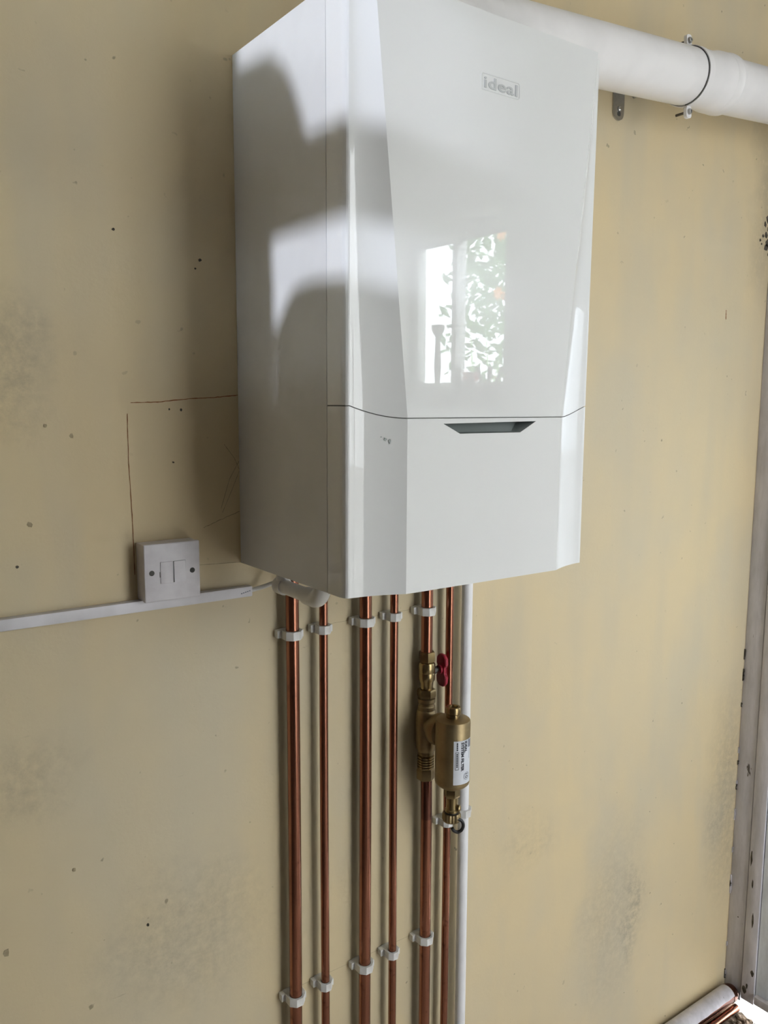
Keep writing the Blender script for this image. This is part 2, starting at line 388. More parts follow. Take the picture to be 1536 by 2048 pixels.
for k in range(16):
    z = random.uniform(-1.36, -0.35); bm = bmesh.new(); h = random.uniform(0.01, 0.035)
    prism(bm, [(-0.0001 - random.uniform(0.0012, 0.0045), z + h * q) for q in (0, 0.2, 0.35, 0.6, 0.8, 1)] + [(0, z + h), (0, z)], (XR - 0.0045, 0, 0), (0, 1, 0), (0, 0, 1), (-0.0025, 0, 0))
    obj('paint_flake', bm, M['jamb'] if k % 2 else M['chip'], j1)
for y, z, w_, h_ in ((-0.075, -1.135, 0.004, 0.05), (-0.083, -1.285, 0.006, 0.022), (-0.070, -1.330, 0.004, 0.02), (-0.064, -1.345, 0.008, 0.03), (-0.029, -1.15, 0.0025, 0.005), (-0.068, -1.03, 0.003, 0.03), (-0.060, -0.96, 0.004, 0.05)):
    bm = bmesh.new(); n_ = 9; xx = XR - (0.0104 if y < -0.054 else 0.0044)
    prism(bm, [(y + w_ * random.uniform(0.5, 1) * math.cos(2 * math.pi * k / n_), z + h_ / 2 * random.uniform(0.6, 1) * math.sin(2 * math.pi * k / n_)) for k in range(n_)], (xx, 0, 0), (0, 1, 0), (0, 0, 1), (0.001, 0, 0)); obj('bare_patch', bm, M['chip'], j1, angle=0)
dr = bmesh.new()
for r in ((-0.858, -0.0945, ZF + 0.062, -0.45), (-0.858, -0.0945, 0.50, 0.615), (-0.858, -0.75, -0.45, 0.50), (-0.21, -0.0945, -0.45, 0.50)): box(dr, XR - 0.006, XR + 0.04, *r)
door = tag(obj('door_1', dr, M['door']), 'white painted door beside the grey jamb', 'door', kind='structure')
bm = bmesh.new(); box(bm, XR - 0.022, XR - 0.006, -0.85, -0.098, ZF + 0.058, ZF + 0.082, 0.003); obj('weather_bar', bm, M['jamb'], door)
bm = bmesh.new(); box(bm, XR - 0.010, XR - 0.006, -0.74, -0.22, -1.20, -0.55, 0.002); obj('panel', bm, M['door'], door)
bm = bmesh.new(); box(bm, XR + 0.026, XR + 0.030, -0.75, -0.21, -0.45, 0.50); obj('pane', bm, M['frost'], door, angle=0)  # glazing added in the door to brighten the wall and pipes
bm = bmesh.new(); lathe(bm, [(0.0, 0), (0.012, 0), (0.010, 0.03), (0.022, 0.045), (0.024, 0.055), (0.012, 0.066)], (XR - 0.006, -0.80, -0.38), (-1, 0, 0)); obj('door_knob', bm, M['steel'], door)

# small window seen mirrored in the boiler front
wb = bmesh.new()
for r in ((-2.27, -1.615, 0.875, 0.93), (-2.27, -1.615, 0.285, 0.335), (-2.27, -2.225, 0.335, 0.875), (-1.66, -1.615, 0.335, 0.875)):
    box(wb, 1.575, 1.615, r[0], r[1], r[2], r[3], 0.002)
win = tag(obj('window_1', wb, M['frame']), 'small white framed window over a cluttered sill', 'window', kind='structure')
bm = bmesh.new(); box(bm, 1.57, 1.62, -2.008, -1.982, 0.335, 0.875, 0.002); obj('mullion', bm, M['frame'], win)
for y0, y1 in ((-2.225, -2.008), (-1.982, -1.66)):
    bm = bmesh.new(); box(bm, 1.594, 1.598, y0, y1, 0.335, 0.875); obj('pane', bm, M['glass'], win, angle=0)
bm = bmesh.new(); box(bm, 1.44, 1.615, -2.29, -1.60, 0.205, 0.235, 0.004); sill = obj('window_sill', bm, M['frame'], win)
bm = bmesh.new(); box(bm, 1.575, 1.615, -2.27, -1.615, 0.235, 0.285); obj('lower_board', bm, M['frame'], win)

# unseen tinted glazing added behind the camera as the main daylight
wb = bmesh.new()
for r in ((FX0, FX1, FZ1 - 0.05, FZ1), (FX0, FX1, FZ0, FZ0 + 0.06), (FX0, FX0 + 0.05, FZ0 + 0.06, FZ1 - 0.05), (FX1 - 0.05, FX1, FZ0 + 0.06, FZ1 - 0.05)):
    box(wb, r[0], r[1], YF - 0.07, YF - 0.03, r[2], r[3], 0.003)
pat = tag(obj('window_2', wb, M['frame']), 'wide window of dusty tinted glass facing the boiler', 'window', kind='structure')
xm = (FX0 + FX1) / 2
bm = bmesh.new(); box(bm, xm - 0.02, xm + 0.02, YF - 0.07, YF - 0.03, FZ0 + 0.06, FZ1 - 0.05, 0.003); obj('mullion', bm, M['frame'], pat)
for x0, x1 in ((FX0 + 0.05, xm - 0.02), (xm + 0.02, FX1 - 0.05)):
    bm = bmesh.new(); box(bm, x0, x1, YF - 0.052, YF - 0.048, FZ0 + 0.06, FZ1 - 0.05); obj('pane', bm, M['tint'], pat, angle=0)

# unseen left window, added and shaped to pattern the low sun
tz0, tz1 = lit(0, 0.486, -0.945)[1], lit(0, 0.600, -0.945)[1]
wb = bmesh.new(); box(wb, -0.965, -0.935, WY0, WY1, tz0, tz1, 0.002)
box(wb, -0.965, -0.935, WY0, WY0 + 0.006, WZ0, WZ1); box(wb, -0.965, -0.935, WY0, WY1, WZ1 - 0.01, WZ1); box(wb, -0.965, -0.935, WY0, WY1, WZ0, WZ0 + 0.01)
lw = tag(obj('window_3', wb, M['frame']), 'narrow window with a wide transom', 'window', kind='structure')
for z0, z1 in ((WZ0 + 0.01, tz0), (tz1, WZ1 - 0.01)):
    bm = bmesh.new(); box(bm, -0.952, -0.948, WY0 + 0.006, WY1, z0, z1); obj('pane', bm, M['glass'], lw, angle=0)
bm = bmesh.new()
prism(bm, [lit(y, z, -0.88) for y, z in ((0.05, 0.20), (0.05, 0.745), (-0.05, 0.735), (-0.115, 0.728), (-0.16, 0.695), (-0.187, 0.652), (-0.212, 0.600), (-0.20, 0.54), (-0.112, 0.48), (-0.116, 0.42), (-0.117, 0.355), (-0.10, 0.20))],
      (-0.89, 0, 0), (0, 1, 0), (0, 0, 1), (0.03, 0, 0))
tag(obj('curtain', bm, M['curtain'], angle=60), 'brown curtain gathered at one side of the narrow window', 'curtain')  # unseen shape added to cast the dark hump on the boiler side
bm = bmesh.new()
prism(bm, [lit(y, z, -0.92) for y, z in ((-0.120, 0.245), (-0.122, 0.352), (-0.150, 0.385), (-0.175, 0.408), (-0.22, 0.414), (-0.48, 0.396), (-0.48, 0.245))],
      (-0.93, 0, 0), (0, 1, 0), (0, 0, 1), (0.028, 0, 0))
tag(obj('folded_cloth', bm, M['curtain'], angle=60), 'folded brown cloth on the narrow window ledge', 'cloth')  # unseen shape added to give the sun patch a ragged lower edge
slab('porch_roof', [(-3.6, XL - 0.1, -3.0, 1.5, 1.46, 1.52)], M['roofing'], 'dark boarded porch roof outside the narrow window', 'roof')  # added slab hides the high sky from the boiler side
sky_baffle = thing('garden_fence', (-3.3, -0.5, ZF), 'brown board fence outside the narrow window', 'fence')  # added boards hide the sky below the sun rays
for k in range(24):
    bm = bmesh.new(); y = -2.9 + k * 0.19; box(bm, -3.32, -3.30, y, y + 0.18, ZF, 0.775 + random.uniform(-0.004, 0.004)); obj('board', bm, M['fence'], sky_baffle, angle=0)

# ------------------------------------------------------------------ boiler
boiler = thing('wall_boiler', (W / 2, 0, 0), 'white wall-hung gas boiler with glossy faceted front and flue on top', 'boiler')
bm = bmesh.new()
box(bm, 0.0012, W - 0.0012, -DS + 0.001, -0.001, 0.035, H - 0.0006)
cs = obj('casing', bm, M['casing'], boiler)
for xa in (0.0, W - 0.0015):
    bm = bmesh.new(); box(bm, xa, xa + 0.0015, -DS, -0.0005, 0.0, H, 0.0004, 1); obj('side_sheet', bm, M['casing'], cs)

def ease(t): return t * t * (3 - 2 * t)
def plan(z, n=14):
    """front panel outline in plan at height z, from the left seam round to the right one: (x, depth, seam fraction)"""
    c = CR if z <= ZS else CR + (CT - CR) * (z - ZS) / (H - ZS)
    dc = DC + 0.004 * max(0.0, (z - ZS) / (H - ZS))
    pts = [(0.0, DS + 0.0012, 0.0), (0.0, dc - 0.012, 0.0)]
    for k in range(1, 6):
        a = math.pi / 2 * k / 5; pts.append((0.007 * (1 - math.cos(a)), dc - 0.012 + 0.0125 * math.sin(a), 0.0))
    x0, d0 = pts[-1][0], pts[-1][1]
    for k in range(1, n + 1):
        t = k / n; pts.append((x0 + (c - x0) * t, d0 + (D - d0) * t ** 1.7, t))
    return pts
def seam_z(f): return ZS1 + (ZS - ZS1) * math.sin(f * math.pi / 2)
def cols(z_of, rows):
    """vertex columns of the left half; z_of(f, v) gives the height"""
    L = []
    npts = len(plan(0))
    for i in range(npts):
        c = []
        for v in range(rows + 1):
            f = plan(0)[i][2]; z = z_of(f, v / rows); x, d, _ = plan(z)[i]; c.append((x, -d, z))
        L.append(c)
    return L
def panel(z_of, rows, hole=None):
    bm = bmesh.new(); L = cols(z_of, rows)
    VL = [[bm.verts.new(p) for p in c] for c in L]
    VR = [[bm.verts.new((W - p[0], p[1], p[2])) for p in c] for c in L]
    for V, s in ((VL, 1), (VR, -1)):
        for a, b in zip(V, V[1:]):
            for k in range(rows): bm.faces.new((a[k], b[k], b[k + 1], a[k + 1]))
    a, b = VL[-1], VR[-1]
    if hole:
        hv = [bm.verts.new((x, -D, z)) for x, z in hole]     # TL, TR, BR, BL
        if rows > 1: raise ValueError
        bm.faces.new((a[0], b[0], hv[2], hv[3])); bm.faces.new((b[0], b[1], hv[1], hv[2]))
        bm.faces.new((b[1], a[1], hv[0], hv[1])); bm.faces.new((a[1], a[0], hv[3], hv[0]))
    else:
        for k in range(rows): bm.faces.new((a[k], b[k], b[k + 1], a[k + 1]))
    for k in (0, rows):                                       # returns at the top and bottom edge
        E = [c[k] for c in VL] + [c[k] for c in VR][::-1]
        bk = [bm.verts.new((min(max(v.co.x, 0.004), W - 0.004), -DS - 0.0012, v.co.z)) for v in E]
        for i in range(len(E) - 1): bm.faces.new((E[i], E[i + 1], bk[i + 1], bk[i]))
    return bm
GAP = 0.0014
up = obj('upper_panel', panel(lambda f, v: (seam_z(f) + GAP / 2) * (1 - v) + H * v, 24), M['gloss'], boiler, angle=18)
hole = [(0.145, 0.2275), (0.322, 0.2295), (0.290, 0.2135), (0.175, 0.2135)]
lo = obj('lower_panel', panel(lambda f, v: (seam_z(f) - GAP / 2) * v, 1, hole), M['gloss'], boiler, angle=18)
# dark joint behind the seam
bm = bmesh.new(); ring = []
for s in (0, 1):
    pl = plan(0.2); P = [(max(p[0], 0.003) if s == 0 else W - max(p[0], 0.003), -p[1] + 0.003, p[2]) for p in pl]
    ring += P if s == 0 else P[::-1]
for a, b in zip(ring, ring[1:]):
    q = [bm.verts.new((p[0], p[1], seam_z(p[2]) + dz)) for p, dz in ((a, -0.004), (b, -0.004), (b, 0.004), (a, 0.004))]; bm.faces.new(q)
obj('joint_strip', bm, M['seam'], boiler, angle=0)
for xa in (0.001, W - 0.002):
    bm = bmesh.new(); box(bm, xa, xa + 0.001, -DS - 0.0012, -DS, 0.0, H); obj('side_joint', bm, M['seam'], boiler, angle=0)
# grip recess
bm = bmesh.new()
F = [bm.verts.new((x, -D + 0.0002, z)) for x, z in hole]
B = [bm.verts.new((x, -D + dd_, z)) for x, z, dd_ in ((0.160, 0.2285, 0.026), (0.307, 0.2290, 0.026), (0.285, 0.2150, 0.014), (0.180, 0.2150, 0.014))]
for k in range(4): bm.faces.new((F[k], F[(k + 1) % 4], B[(k + 1) % 4], B[k]))
bm.faces.new(B); obj('grip_recess', bm, M['recess'], lo, angle=0)
for k, (fx, fz, rx, rz) in enumerate(((0.055, 0.208, 0.0035, 0.0030), (0.060, 0.205, 0.0022, 0.0045), (0.050, 0.211, 0.0016, 0.0012))):
    x_, d_, _ = min(plan(0.1), key=lambda p: abs(p[0] - fx)); bm = bmesh.new()
    bm.faces.new([bm.verts.new((x_ + rx * q * math.cos(a), -d_ - 0.0005 - 0.25 * max(0, rx * q * math.cos(a)), fz + rz * q * math.sin(a))) for a, q in [(2 * math.pi * i / 9, random.uniform(0.35, 1)) for i in range(9)]])
    obj('scuff', bm, M['recess'], lo, angle=0)
# badge: raised rounded outline and lettering
def rrect(x0, x1, z0, z1, r, n=6):
    P = []
    for cx, cz, a0 in ((x1 - r, z1 - r, 0), (x0 + r, z1 - r, 90), (x0 + r, z0 + r, 180), (x1 - r, z0 + r, 270)):
        for k in range(n + 1):
            a = R(a0 + 90 * k / n); P.append((cx + r * math.cos(a), cz + r * math.sin(a)))
    return P
bm = bmesh.new(); A = rrect(0.2005, 0.2725, 0.6675, 0.6895, 0.004); Bq = rrect(0.2013, 0.2717, 0.6683, 0.6887, 0.0034)
n = len(A)
for i in range(n):
    j = (i + 1) % n
    q = [Vector((p[0], -D - d, p[1])) for p, d in ((A[i], 0), (A[j], 0), (Bq[j], 0.0007), (Bq[i], 0.0007))]
    bm.faces.new([bm.verts.new(v) for v in q])
    C2 = [((p[0] - 0.2365) * 0.985 + 0.2365, (p[1] - 0.6785) * 0.95 + 0.6785) for p in (Bq[i], Bq[j])]
    bm.faces.new([bm.verts.new(v) for v in (Vector((Bq[i][0], -D - 0.0007, Bq[i][1])), Vector((Bq[j][0], -D - 0.0007, Bq[j][1])), Vector((C2[1][0], -D, C2[1][1])), Vector((C2[0][0], -D, C2[0][1])))])
obj('badge_outline', bm, M['gloss'], up, angle=0)
me = text_mesh('ideal', 0.0205, 0.0007, 0.00030, 1.08)
xs = [v.co.x for v in me.vertices]; k = 0.061 / (max(xs) - min(xs)); x_off = min(xs)
for v in me.vertices: v.co = Vector((0.2065 + (v.co.x - x_off) * k, -D - 0.0004 - v.co.z, 0.6715 + v.co.y * 1.0))
tag(mesh_obj('badge_lettering', me, M['badge'], up, angle=30), 'raised grey lettering reading ideal')

# ------------------------------------------------------------------ flue
FR, FY = 0.0525, -0.13
def flue_z(x): return 0.8794 + 0.0767 * (x - 0.7)
fdir = Vector((1, 0, 0.0767)).normalized()
flue = thing('flue', (0.2295, FY, H), 'thick white flue running from the boiler top across to the door corner', 'flue')
bm = bmesh.new(); zc = flue_z(0.2295)
path = [(0.2295, FY, H + 0.001)] + [(0.2295 + 0.03 * (1 - math.cos(a)), FY, zc - 0.03 + 0.03 * math.sin(a)) for a in [math.pi / 2 * k / 8 for k in range(9)]] + [(0.375, FY, flue_z(0.375))]
tube(bm, path, FR + 0.004, 40); obj('elbow', bm, M['flue'], flue)
bm = bmesh.new(); lathe(bm, [(0.07, 0.0), (0.07, 0.012), (0.062, 0.016)], (0.2295, FY, H)); obj('turret_flange', bm, M['flue'], flue)
bm = bmesh.new(); tube(bm, [(0.37, FY, flue_z(0.37)), (XR - 0.001, FY, flue_z(XR))], FR, 48); obj('pipe', bm, M['flue'], flue)
x0 = 0.915; c0 = Vector((x0, FY, flue_z(x0)))
bm = bmesh.new(); lathe(bm, [(FR, 0.010), (FR + 0.0010, 0.010), (FR + 0.0012, 0.060), (FR + 0.0046, 0.078), (FR + 0.0050, 0.092), (FR + 0.0036, 0.094), (FR + 0.0036, 0.110), (FR + 0.0060, 0.114), (FR + 0.0054, 0.122), (FR, 0.1235)], c0, fdir, 56)
obj('socket_collar', bm, M['flue'], flue)
clamp = thing('flue_clamp', c0 + Vector((0, 0, -0.07)), 'white split clamp with two screws around the flue', 'pipe clamp')
fup = Vector((-0.0767, 0, 1)).normalized()
bm = bmesh.new(); seg = 56
for (ra, rb) in ((FR + 0.0012, FR + 0.0030),):
    rings = []
    for rad, d in ((ra, 0), (rb, 0), (rb, 0.016), (ra, 0.016)):
        rings.append([bm.verts.new(c0 + fdir * d + rad * (math.cos(2 * math.pi * k / seg) * fup + math.sin(2 * math.pi * k / seg) * Vector((0, -1, 0)))) for k in range(seg)])
    for a, b in zip(rings, rings[1:] + rings[:1]):
        for k in range(seg): bm.faces.new((a[k], a[(k + 1) % seg], b[(k + 1) % seg], b[k]))
obj('band', bm, M['flue'], clamp)
bm = bmesh.new(); tube(bm, [c0 + fdir * -0.0012 + (FR + 0.0008) * (math.cos(a) * fup + math.sin(a) * Vector((0, -1, 0))) for a in [math.pi * k / 40 for k in range(41)]], 0.0010, 8); obj('rubber_lining', bm, M['gap'], clamp)  # dark line put in for the shade along the band edge
for s in (1, -1):
    cc = c0 + fdir * 0.006 + fup * s * (FR + 0.013)
    bm = bmesh.new(); prism(bm, rrect(-0.008, 0.008, -0.012, 0.011, 0.006), cc + Vector((0, -0.004, 0)), fdir, fup, (0, 0.007, 0)); tb = obj('screw_tab', bm, M['flue'], clamp)
    bm = bmesh.new(); lathe(bm, [(0.0, 0), (0.0058, 0), (0.0058, 0.002), (0.0045, 0.0045), (0.0022, 0.0052), (0.002, 0.003), (0, 0.003)], cc + Vector((0, -0.004, 0)), (0, -1, 0), 20); obj('screw_head', bm, M['steel'], tb)
    bm = bmesh.new(); tube(bm, [cc, cc + Vector((0, 0.026, 0))], 0.0025, 12); obj('screw_shank', bm, M['dark_steel'], tb)
bm = bmesh.new(); tube(bm, [c0 + Vector((0.006, FR, 0)), (c0.x + 0.006, -0.001, c0.z)], 0.005, 12); obj('wall_stud', bm, M['steel'], clamp)
# loose bracket on the wall below the flue
brk = thing('steel_bracket', (0.872, 0, 0.84), 'small grey steel bracket screwed to the wall under the flue', 'bracket')
bm = bmesh.new(); prism(bm, rrect(0.855, 0.889, 0.838, 0.925, 0.016), (0, -0.0005, 0), (1, 0, 0), (0, 0, 1), (0, -0.003, 0)); obj('plate', bm, M['steel'], brk)
bm = bmesh.new(); box(bm, 0.857, 0.887, -0.05, -0.003, 0.895, 0.898, 0.001); obj('arm', bm, M['steel'], brk)
bm = bmesh.new(); lathe(bm, [(0.0, 0), (0.0055, 0), (0.0050, 0.003), (0.0025, 0.005), (0, 0.005)], (0.873, -0.0035, 0.860), (0, -1, 0), 20); obj('screw', bm, M['steel'], brk)
bm = bmesh.new(); prism(bm, rrect(0.868, 0.878, 0.846, 0.855, 0.0035), (0, -0.0035, 0), (1, 0, 0), (0, 0, 1), (0, -0.0004, 0)); obj('slot', bm, M['gap'], brk)

# ------------------------------------------------------------------ pipes under the boiler
R22, R15, PY = 0.0110, 0.0075, -0.023
ZT = 0.034
def pipe(name, x, r, y, z0, z1, mat, label, cat='pipe', bends=None):
    bm = bmesh.new(); n = 24
    pts = [(x + 0.0006 * math.sin(7 * k / n + x * 40), y, z0 + (z1 - z0) * k / n) for k in range(n + 1)]
    tube(bm, pts, r, 28)
    return tag(obj(name, bm, mat, base=(x, y, z0)), label, cat, 'pipes under the boiler')
P1, P2, P3, P4, P5, P6, P7 = 0.0805, 0.141, 0.227, 0.290, 0.368, 0.4205, 0.463
pipe('copper_pipe', P1, R22, PY, ZF, ZT, M['copper'], 'thick copper pipe under the boiler, furthest from the filter')
pipe('copper_pipe', P2, R15, PY, ZF, ZT, M['copper'], 'thin copper pipe passing behind the end of the white elbow')
pipe('copper_pipe', P3, R22, PY, ZF, ZT, M['copper'], 'thick copper pipe between the two thin unbroken copper pipes')
pipe('copper_pipe', P4, R15, PY, ZF, ZT, M['copper'], 'thin copper pipe next to the pipe that carries the filter')
p5 = thing('copper_pipe', (P5, PY, ZF), 'thick copper pipe interrupted by the red valve and brass filter', 'pipe', 'pipes under the boiler')
bm = bmesh.new(); tube(bm, [(P5 - 0.003, PY, -0.205), (P5 - 0.003, PY, ZT)], R22, 28); obj('upper_length', bm, M['copper'], p5)
bm = bmesh.new(); tube(bm, [(P5 + 0.001, PY, -0.533), (P5, PY, -0.445)], R22, 28); obj('dull_length', bm, M['copper_dark'], p5)
bm = bmesh.new(); tube(bm, [(P5 + 0.002, PY, ZF), (P5 + 0.001, PY, -0.533)], R22, 28); obj('lower_length', bm, M['copper'], p5)
pipe('copper_pipe', P6, R15, PY, ZF, ZT, M['copper'], 'thin copper pipe behind the brass filter, beside the white pipe')
pipe('waste_pipe', P7, 0.0107, PY, ZF, ZT, M['pvc'], 'straight white plastic pipe to the floor beside the filter')

def make_clip(r, label):
    t = thing('pipe_clip', (0, 0, 0), label, 'pipe clip', 'white pipe clips on the wall')
    s, hw, hh = -PY, r + 0.0042, 0.0072
    bm = bmesh.new(); seg = 48; rings = []
    for inner, z in ((1, -hh), (0, -hh), (0, hh), (1, hh)):
        rg = []
        for k in range(seg):
            a = 2 * math.pi * k / seg; dx, dy = math.cos(a), math.sin(a)
            if inner: q = r + 0.0004
            elif dy <= 0: q = hw / math.cos(((a + math.pi / 8) % (math.pi / 4)) - math.pi / 8)
            else: q = min(hw / max(abs(dx), 1e-6), (s - 0.0003) / dy)
            rg.append(bm.verts.new((dx * q, -s + dy * q, z)))
        rings.append(rg)
    for a, b in zip(rings, rings[1:] + rings[:1]):
        for k in range(seg): bm.faces.new((a[k], a[(k + 1) % seg], b[(k + 1) % seg], b[k]))
    obj('band', bm, M['clip'], t, angle=25)
    bm = bmesh.new(); box(bm, -hw - 0.007, hw + 0.005, -0.0125, -0.0003, -hh + 0.0006, hh - 0.0006, 0.0012); obj('base', bm, M['clip'], t)
    bm = bmesh.new(); box(bm, hw - 0.001, hw + 0.0045, -s - 0.003, -0.012, -hh + 0.001, hh - 0.001, 0.0012); obj('latch', bm, M['clip'], t)
    return t
clip22 = make_clip(R22, 'white clip high on the thick pipe furthest from the filter')
clip15 = make_clip(R15, 'white clip high on the thin pipe under the white elbow')
clip22.location = (P1, 0, -0.126); clip15.location = (P2, 0, -0.126)
copy_thing(clip22, (P3, 0, -0.126), 'white clip high on the middle thick copper pipe')
copy_thing(clip15, (P4, 0, -0.126), 'white clip high on the thin pipe nearest the red valve')
copy_thing(clip22, (P5 - 0.003, 0, -0.126), 'white clip just above the red-handled valve')
copy_thing(clip22, (P1, 0, -0.782), 'white clip low on the thick pipe furthest from the filter, lowest in view')
copy_thing(clip15, (P2, 0, -0.782), 'white clip low on the thin pipe under the white elbow')
copy_thing(clip22, (P3, 0, -0.782), 'white clip low on the middle thick copper pipe')
copy_thing(clip15, (P4, 0, -0.782), 'white clip low on the thin pipe left of the filter pipe')
copy_thing(clip22, (P5 + 0.0015, 0, -0.782), 'white clip low on the pipe below the brass filter')
copy_thing(clip15, (P6, 0, -0.556), 'white clip on the thin pipe directly under the filter drain')
clipw = make_clip(0.0107, 'white clip half hidden on the white plastic pipe'); clipw.location = (P7, 0, -0.548)

# white condensate elbow under the boiler
EX, EZ = 0.0145, -0.0195
wst = thing('condensate_elbow', (EX, -0.16, EZ), 'short white plastic tube with elbow slung under the boiler', 'pipe')
bm = bmesh.new(); tube(bm, [(EX, -0.105, EZ), (EX, -0.195, EZ - 0.001)], 0.0107, 28); obj('tube', bm, M['pvc_aged'], wst)
bm = bmesh.new(); pts = [(EX, -0.185, EZ - 0.001), (EX, -0.204, EZ - 0.001)] + [(EX, -0.204 - 0.022 * math.sin(a), EZ + 0.021 - 0.022 * math.cos(a)) for a in [math.pi / 2 * k / 10 for k in range(1, 11)]] + [(EX, -0.226, ZT)]
tube(bm, pts, 0.0130, 32); obj('elbow', bm, M['pvc_aged'], wst)
bm = bmesh.new(); lathe(bm, [(0.0100, 0), (0.0124, 0), (0.0132, 0.002), (0.0132, 0.018), (0.0128, 0.020), (0.0107, 0.020)], (EX, -0.100, EZ), (0, -1, 0), 28); obj('socket', bm, M['pvc_aged'], wst)
bm = bmesh.new(); tube(bm, [(EX, -0.113, EZ), (EX, -0.113, ZT)], 0.0100, 24); obj('riser', bm, M['pvc_aged'], wst)

# ------------------------------------------------------------------ valve and filter on the fifth pipe
val = thing('isolation_valve', (P5, PY, -0.28), 'brass isolating valve with dark red butterfly handle', 'valve')
cx = P5 - 0.002; c = (cx, PY, 0)
bm = bmesh.new(); lathe(bm, [(0.0112, -0.223), (0.0150, -0.223), (0.0162, -0.219), (0.0162, -0.209), (0.0150, -0.204), (0.0112, -0.203)], c, seg=6); obj('compression_nut', bm, M['brass'], val, angle=30)
bm = bmesh.new(); lathe(bm, [(0.0118, -0.275), (0.0128, -0.262), (0.0152, -0.258), (0.0156, -0.246), (0.0150, -0.244), (0.0158, -0.242), (0.0158, -0.229), (0.0146, -0.225), (0.0118, -0.223)], c, seg=28); obj('body', bm, M['brass'], val)
bm = bmesh.new(); lathe(bm, [(0.006, 0.010), (0.0075, 0.012), (0.0075, 0.020), (0.0045, 0.021), (0.0045, 0.031)], (cx, PY, -0.243), (1, 0, 0), 16); obj('stem', bm, M['dark_steel'], val)
bm = bmesh.new()
prism(bm, [(-0.006, -0.031), (0.006, -0.031), (0.013, -0.024), (0.014, -0.012), (0.008, -0.006), (0.008, 0.006), (0.014, 0.012), (0.013, 0.024), (0.006, 0.031), (-0.006, 0.031), (-0.013, 0.024), (-0.014, 0.012), (-0.008, 0.006), (-0.008, -0.006), (-0.014, -0.012), (-0.013, -0.024)],
      (cx + 0.030, PY - 0.005, -0.2445), (0, 1, 0), (0, 0, 1), (0.007, 0, 0))
bmesh.ops.bevel(bm, geom=bm.edges[:], offset=0.0012, segments=2, affect='EDGES')
hd = tag(obj('handle', bm, M['red'], val), 'dark red butterfly handle')
bm = bmesh.new(); lathe(bm, [(0.0085, 0.026), (0.0085, 0.038), (0.0070, 0.040), (0, 0.040)], (cx, PY - 0.003, -0.243), (1, 0, 0), 16); obj('hub', bm, M['red'], hd)

CY, CX = -0.097, P5 + 0.001
flt = thing('system_filter', (CX, CY, -0.51), 'brass system filter canister with white printed label', 'filter')
bm = bmesh.new(); lathe(bm, [(0.0120, -0.292), (0.0170, -0.292), (0.0178, -0.288), (0.0178, -0.280), (0.0165, -0.276), (0.0120, -0.275)], c, seg=6, turn=0.3); obj('upper_nut', bm, M['brass'], flt, angle=30)
bm = bmesh.new(); lathe(bm, [(0.0125, -0.405), (0.0160, -0.403), (0.0160, -0.397), (0.0178, -0.395), (0.0196, -0.387), (0.0206, -0.370), (0.0208, -0.345), (0.0198, -0.328), (0.0182, -0.318), (0.0166, -0.316), (0.0166, -0.309), (0.0150, -0.307), (0.0150, -0.303), (0.0168, -0.301), (0.0168, -0.294), (0.012, -0.292)], c, seg=32); obj('tee_body', bm, M['brass_cast'], flt, angle=30)
bm = bmesh.new(); lathe(bm, [(0.0195, 0.0), (0.0200, 0.020), (0.0225, 0.026), (0.0290, 0.029), (0.0300, 0.031), (0.0300, 0.043), (0.0285, 0.047), (0.0200, 0.052)], (CX, PY, -0.344), (0, -1, 0), 36); obj('neck_flange', bm, M['brass_cast'], flt, angle=30)
prof = [(0.0125, -0.431)]
for k in range(5): z = -0.430 + k * 0.0050; prof += [(0.0162, z), (0.0166, z + 0.0012), (0.0162, z + 0.0034), (0.0148, z + 0.0038), (0.0148, z + 0.0046)]
bm = bmesh.new(); lathe(bm, prof + [(0.0125, -0.404)], c, seg=12); obj('ribbed_tail', bm, M['brass'], flt, angle=30)
bm = bmesh.new(); lathe(bm, [(0.0125, -0.453), (0.0165, -0.453), (0.0172, -0.450), (0.0172, -0.435), (0.0160, -0.431), (0.0125, -0.431)], c, seg=6, turn=0.5); obj('lower_nut', bm, M['brass_cast'], flt, angle=30)
CZ0, CZ1, CRD = -0.436, -0.311, 0.0318
bm = bmesh.new(); lathe(bm, [(0.010, CZ0 - 0.006), (0.020, CZ0 - 0.005), (CRD - 0.005, CZ0), (CRD - 0.001, CZ0 + 0.004), (CRD, CZ0 + 0.008), (CRD, CZ1 - 0.004), (CRD - 0.0012, CZ1 - 0.001), (CRD - 0.004, CZ1), (0.012, CZ1 + 0.002)], (CX, CY, 0), seg=56); can = obj('canister', bm, M['brass_cast'], flt)
bm = bmesh.new(); lathe(bm, [(0.0125, CZ1 + 0.001), (0.0125, CZ1 + 0.009), (0.0140, CZ1 + 0.011), (0.0140, CZ1 + 0.020), (0.0128, CZ1 + 0.022), (0.0085, CZ1 + 0.022), (0.0080, CZ1 + 0.019), (0.0, CZ1 + 0.019)], (CX, CY, 0), seg=32); obj('top_cap', bm, M['brass'], flt)
bm = bmesh.new(); lathe(bm, [(0.010, -0.460), (0.0140, -0.460), (0.0150, -0.457), (0.0150, -0.447), (0.0138, -0.443), (0.010, -0.441)], (CX, CY, 0), seg=6, turn=0.2); obj('drain_nut', bm, M['brass'], flt, angle=30)
bm = bmesh.new(); lathe(bm, [(0.0100, -0.489), (0.0125, -0.489), (0.0125, -0.485), (0.0105, -0.483), (0.0105, -0.460)], (CX, CY, 0), seg=28); drain = obj('drain_cock', bm, M['brass'], flt)
bm = bmesh.new(); lathe(bm, [(0.0045, 0.006), (0.0060, 0.010), (0.0060, 0.015), (0.0045, 0.0165), (0.0, 0.0165)], (CX, CY, -0.481), (0.55, -0.83, 0), 20); obj('drain_screw', bm, M['brass'], drain)
